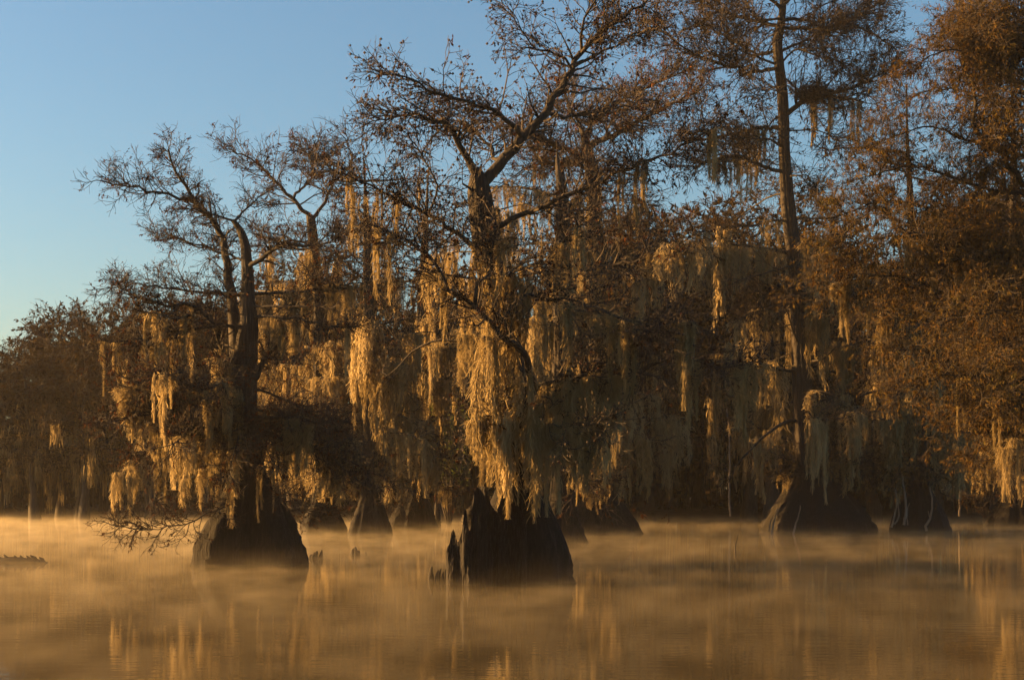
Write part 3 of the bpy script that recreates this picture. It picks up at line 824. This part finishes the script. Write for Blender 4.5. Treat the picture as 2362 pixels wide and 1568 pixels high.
# thicket under and behind the far trees
B = Buf()
n = 42000
x = rng.uniform(-75, 75, n); y = rng.uniform(112, 134, n)
hh = 6.8 + 2.5 * np.sin(x * .21 + 1) + 1.8 * np.sin(x * .53) + (x > -12) * 2.5 - (x < -20) * 1.2
z = np.maximum(hh, 5.0) * rng.random(n) ** .9
c = np.stack([x, y, z], -1)
d = norm(rng.standard_normal((n, 3)) + np.array([0, 0, .5]))
w = norm(np.cross(d, rng.standard_normal((n, 3))))
rhombs(B, c, d, w, rng.uniform(.5, 1.3, (n, 1)), rng.uniform(.2, .5, (n, 1)), 0)
k = rng.integers(0, n, 5000)
prisms(B, np.stack([x[k], y[k], 0 * x[k]], -1), c[k] + np.array([0, 0, .6]), np.full(5000, .05), np.full(5000, .015), 1)
tag(link('undergrowth', B.mesh('undergrowth', [M_DARK, M_TWIG])), 'dark brown thicket filling the far wood behind the trees', 'undergrowth', kind='stuff')

# ------------------------------------------------------------------ small things in the water
def single(name, label, cat, base, B, mats, group=None, smooth=True):
    o = link(name, B.mesh(name, mats, smooth))
    o.location = tuple(base)
    return tag(o, label, cat, group)

rng = np.random.default_rng(3)
# spiky half-sunk log at the left edge
LY = 39.5
base = at(20, HZ + CAMH * FD / LY, LY); base[2] = 0
root = thing('sunken_log', base, 'spiky half sunk log lying in the mist at the left edge', 'log')
P = np.array([[-1.3, .1, -.03], [-.6, .05, .02], [0, 0, .04], [.5, 0, .04], [.9, 0, .01], [1.2, -.02, -.05]])
P = smooth_line(P, .12)
B = Buf(); tube(B, P, np.interp(np.linspace(0, 1, len(P)), [0, .5, .85, 1], [.11, .13, .09, .02]), 10, rng, .1)
link('body', B.mesh('body', [M_WET], True), root)
for px, h, lean in ((-.75, .16, .12), (-.45, .13, .06), (-.2, .17, -.05), (-.02, .24, -.12), (.22, .21, -.06), (.42, .21, -.10), (.62, .20, -.12), (.80, .21, -.20), (.98, .16, -.12)):
    B = Buf()
    tube(B, np.array([[px, 0, -.02], [px + lean * .4, 0, h * .6], [px + lean, 0, h]]), [.10, .06, .012], 7, rng, .12)
    link('spike', B.mesh('spike', [M_WET], True), root)

def knee(px, py, prof, label, name='cypress_knee', cat='stump', Y=None, group=None):
    Y = Y or CAMH * FD / (py - HZ)
    base = at(px, py, Y); base[2] = 0
    B = Buf()
    s = Y / FD
    for (dx, h, w, lean) in prof:
        pts = np.array([[dx * s, 0, -.2], [dx * s, 0, h * .35 * s], [(dx + lean * .6) * s, 0, h * .75 * s], [(dx + lean) * s, 0, h * s]])
        pts = smooth_line(pts, .05)
        tube(B, pts, np.interp(np.linspace(0, 1, len(pts)), [0, .4, .8, 1], [w * s, w * .9 * s, w * .6 * s, w * .18 * s]), 9, rng, .13)
    return single(name, label, cat, base, B, [M_WET], group)

knee(722, 1287, [(-6, 9, 5, 2), (0, 14, 7, 5), (6, 17, 7, 3)], 'low wedge shaped knee just right of the left tree foot')
knee(740, 1287, [(-3, 10, 3.5, 0), (1, 20, 4.5, 1)], 'small pointed knee with two tips, in open water beside the wedge shaped one')
knee(819, 1279, [(-6, 15, 7, 3), (2, 18, 9, -2), (6, 10, 7, 3)], 'rounded knee alone in the lit mist between the two big trees')
knee(843, 1277, [(0, 5, 2.5, 0)], 'tiny knob just above the water right of the rounded knee')
knee(1008, 1214, [(0, 56, 10, -2), (-11, 46, 5, 1)], 'tall thin pointed knee with a slim twin, behind the hollow tree')
knee(1083, 1216, [(0, 50, 20, 6)], 'pale cone shaped stump behind the broken left edge of the hollow tree')
# row of rotten stumps left of the hollow tree
base = at(1005, 1337, 31.6); base[2] = 0
root = thing('rotten_stump', base, 'row of ragged stump splinters at the left foot of the hollow tree', 'stump')
for dx, h, w, lean in ((-12, 32, 8, 3), (-9, 22, 8, -1), (2, 24, 5, 4), (7, 28, 5, 5), (16, 20, 6, 2), (24, 26, 6, -2), (27, 36, 4, 3)):
    s = 31.6 / FD
    B = Buf()
    pts = smooth_line(np.array([[dx * s, 0, -.2], [dx * s, 0, h * .4 * s], [(dx + lean) * s, 0, h * s]]), .05)
    tube(B, pts, np.interp(np.linspace(0, 1, len(pts)), [0, .6, 1], [w * s, w * .8 * s, w * .2 * s]), 8, rng, .15)
    link('splinter', B.mesh('splinter', [M_WET], True), root)

def stick(pts, Y, r, label, name='dead_stick', cat='stick', mat=M_BARK):
    P = np.array([at(x, y, Y + d) for x, y, d in pts])
    base = P[0].copy(); base[2] = 0
    P = smooth_line(P - base, .1)
    P[0, 2] -= .3
    B = Buf(); tube(B, P, np.linspace(r, r * .35, len(P)), 7, rng, .08)
    return single(name, label, cat, base, B, [mat])

stick([(1694, 1272, 0), (1695, 1258, 0), (1699, 1245, .05), (1702, 1232, .1)], 46.8, .035, 'dark pointed stick poking out of open water on the right')

# slender pale stems
def stems(lines, Y, label, name, cat):
    P0 = at(lines[0][0][0][0], HZ + CAMH * FD / Y, Y); P0[2] = 0
    root = thing(name, P0, label, cat)
    for pts, r in lines:
        P = smooth_line(np.array([at(x, y, Y) for x, y in pts]) - P0, .15)
        P[1:-1, :2] += np.cumsum(rng.normal(0, .012, (len(P) - 2, 2)), axis=0)
        B = Buf(); tube(B, P, np.linspace(r, r * .45, len(P)), 6, rng, .08)
        link('stem', B.mesh('stem', [M_PALE], True), root)
stems([([(2055, 1216), (2062, 1190), (2066, 1160), (2064, 1128)], .05), ([(2062, 1208), (2072, 1190), (2071, 1150)], .04), ([(2084, 1210), (2088, 1180), (2086, 1140), (2082, 1100)], .07), ([(2093, 1210), (2092, 1180), (2097, 1160)], .03)],
      67.0, 'bunch of thin sunlit stems in front of the narrow shadowed foot', 'pale_stems', 'stems')
stems([([(2136, 1224), (2134, 1212), (2144, 1195), (2149, 1165), (2148, 1140), (2143, 1122)], .06), ([(2144, 1195), (2140, 1178)], .03)],
      67.0, 'single crooked sunlit stem, just right of the bunch of thin stems', 'pale_stems', 'stems')
stems([([(1779, 1230), (1786, 1200), (1794, 1170)], .05), ([(1774, 1226), (1777, 1205), (1783, 1190)], .035), ([(1828, 1232), (1834, 1205), (1845, 1165)], .05)],
      66.5, 'three thin sunlit roots curving down the left side of the widest dark foot', 'pale_stems', 'roots')
stems([([(1683, 1190), (1682, 1100), (1681, 1000), (1676, 940)], .07)], 88.0, 'slender pale trunk standing straight in the dark gap left of the tallest tree', 'slender_tree', 'tree')
stems([([(2212, 1190), (2216, 1100), (2217, 1010), (2211, 900)], .07), ([(2218, 1150), (2226, 1090), (2229, 1020)], .04)], 84.0, 'slender pale double trunk in the dark right of the sunlit stems', 'slender_tree', 'tree')

# leafy green bush catching the light
base = at(1035, 1180, 84.0); base[2] = 0
root = thing('green_shrub', base, 'green leafy shrub glowing in the gap left of the golden moss curtain', 'shrub')
rng = np.random.default_rng(15)
B = Buf()
ends = []
for i in range(26):
    e = np.array([rng.normal(0, 1.2), rng.normal(0, 1.0), rng.uniform(4.5, 7.6)])
    pts = smooth_line(np.array([[0, 0, -.3], e * [.3, .3, .4], e * [.7, .7, .8], e]), .4)
    tube(B, pts, np.linspace(.07, .015, len(pts)), 5)
    ends.append(pts[-6:])
link('stem', B.mesh('stem', [M_TWIG]), root)
E = np.concatenate(ends)
n = 1900
c = E[rng.integers(0, len(E), n)] + rng.normal(0, .34, (n, 3))
d = norm(rng.standard_normal((n, 3))); w = norm(np.cross(d, rng.standard_normal((n, 3))))
B = Buf(); rhombs(B, c, d, w, rng.uniform(.14, .30, (n, 1)), rng.uniform(.08, .14, (n, 1)))
link('foliage', B.mesh('foliage', [M_GREEN]), root)

# ------------------------------------------------------------------ water, ground
def sheet(name, x0, x1, y0, y1, z):
    B = Buf(); B.add([[x0, y0, z], [x1, y0, z], [x1, y1, z], [x0, y1, z]], [[0, 1, 2, 3]])
    return B
m, N, L = new_mat('still_water')
tc = N.new('ShaderNodeTexCoord')
mp = N.new('ShaderNodeMapping'); mp.inputs['Scale'].default_value = (.9, 2.6, 1)
n1 = N.new('ShaderNodeTexNoise'); n1.inputs['Scale'].default_value = 1.6; n1.inputs['Detail'].default_value = 3
b = N.new('ShaderNodeBump'); b.inputs['Strength'].default_value = .085; b.inputs['Distance'].default_value = .03
p = N.new('ShaderNodeBsdfPrincipled')
p.inputs['Base Color'].default_value = (.050, .036, .014, 1)
p.inputs['Roughness'].default_value = .03
p.inputs['IOR'].default_value = 1.333
o = N.new('ShaderNodeOutputMaterial')
L.new(tc.outputs['Object'], mp.inputs[0]); L.new(mp.outputs[0], n1.inputs['Vector'])
L.new(n1.outputs[0], b.inputs['Height']); L.new(b.outputs[0], p.inputs['Normal']); L.new(p.outputs[0], o.inputs[0])
M_WATER = m
tag(link('water', sheet('water', -250, 250, -40, 116, 0).mesh('water', [M_WATER])), 'still brown swamp water', 'water', kind='structure')

M_SOIL = bark_mat('swamp_soil', (.02, .015, .01), (.045, .034, .022), (.08, .06, .04), sc_=(.5, .5, .5), bump=.5)
B = Buf()
gx = np.linspace(-250, 250, 101); gy = np.concatenate([np.linspace(-40, 100, 8), np.linspace(106, 250, 37)])
X, Yg = np.meshgrid(gx, gy)
Z = np.where(Yg < 104, -1.2, -.5 + np.clip((Yg - 104) / 8, 0, 1.6) * .9 + .25 * np.sin(X * .17) * np.sin(Yg * .3))
V = np.stack([X, Yg, Z], -1)
nx = len(gx)
i, j = np.meshgrid(np.arange(len(gy) - 1), np.arange(nx - 1), indexing='ij')
a = (i * nx + j).ravel()
B.add(V, np.stack([a, a + 1, a + nx + 1, a + nx], -1))
tag(link('ground', B.mesh('ground', [M_SOIL], True)), 'dark swamp bed rising to the far bank', 'ground', kind='structure')

# ------------------------------------------------------------------ air
def box(name, x0, x1, y0, y1, z0, z1, mat):
    B = Buf()
    V = [[x, y, z] for z in (z0, z1) for y in (y0, y1) for x in (x0, x1)]
    B.add(V, [[0, 2, 3, 1], [4, 5, 7, 6], [0, 1, 5, 4], [2, 6, 7, 3], [0, 4, 6, 2], [1, 3, 7, 5]])
    return link(name, B.mesh(name, [mat]))

HAZE, MIST = .00018, .017
m, N, L = new_mat('hazy_air')
v = N.new('ShaderNodeVolumePrincipled')
v.inputs['Color'].default_value = (.85, .82, .78, 1)
v.inputs['Density'].default_value = HAZE
v.inputs['Anisotropy'].default_value = .2
o = N.new('ShaderNodeOutputMaterial'); L.new(v.outputs[0], o.inputs['Volume'])
tag(box('haze', -255, 255, -45, 255, -2.6, 31, m), 'thin golden morning haze filling the swamp', 'haze', kind='stuff')

m, N, L = new_mat('water_mist')
tc = N.new('ShaderNodeTexCoord')
sep = N.new('ShaderNodeSeparateXYZ'); L.new(tc.outputs['Object'], sep.inputs[0])
mp = N.new('ShaderNodeMapping'); mp.inputs['Scale'].default_value = (.75, .50, 2.6); L.new(tc.outputs['Object'], mp.inputs[0])
nz = N.new('ShaderNodeTexNoise'); nz.inputs['Scale'].default_value = 1.0; nz.inputs['Detail'].default_value = 4; nz.inputs['Roughness'].default_value = .62
L.new(mp.outputs[0], nz.inputs['Vector'])
mr = N.new('ShaderNodeMapRange'); mr.inputs[1].default_value = .40; mr.inputs[2].default_value = .66; mr.inputs[3].default_value = .10; mr.inputs[4].default_value = 2.6
L.new(nz.outputs[0], mr.inputs[0])
dv = N.new('ShaderNodeMath'); dv.operation = 'DIVIDE'; dv.inputs[1].default_value = -.16; L.new(sep.outputs['Z'], dv.inputs[0])
ex = N.new('ShaderNodeMath'); ex.operation = 'EXPONENT'; L.new(dv.outputs[0], ex.inputs[0])
m1 = N.new('ShaderNodeMath'); m1.operation = 'MULTIPLY'; L.new(ex.outputs[0], m1.inputs[0]); L.new(mr.outputs[0], m1.inputs[1])
m2 = N.new('ShaderNodeMath'); m2.operation = 'MULTIPLY'; L.new(m1.outputs[0], m2.inputs[0])
mx = N.new('ShaderNodeMapRange'); L.new(sep.outputs['X'], mx.inputs[0])      # thicker over the open water at the left
mx.inputs[1].default_value = -12; mx.inputs[2].default_value = 9; mx.inputs[3].default_value = MIST * 1.75; mx.inputs[4].default_value = MIST * .8
L.new(mx.outputs[0], m2.inputs[1])
v = N.new('ShaderNodeVolumePrincipled')
v.inputs['Color'].default_value = (.94, .82, .56, 1)
v.inputs['Anisotropy'].default_value = .15
L.new(m2.outputs[0], v.inputs['Density'])
o = N.new('ShaderNodeOutputMaterial'); L.new(v.outputs[0], o.inputs['Volume'])
for host in (m, getattr(m, 'cycles', None)):
    try:
        host.volume_step_rate = .12
    except Exception:
        pass
tag(box('mist', -60, 60, 5, 112, .004, 1.75, m), 'low golden mist drifting over the water', 'mist', kind='stuff')
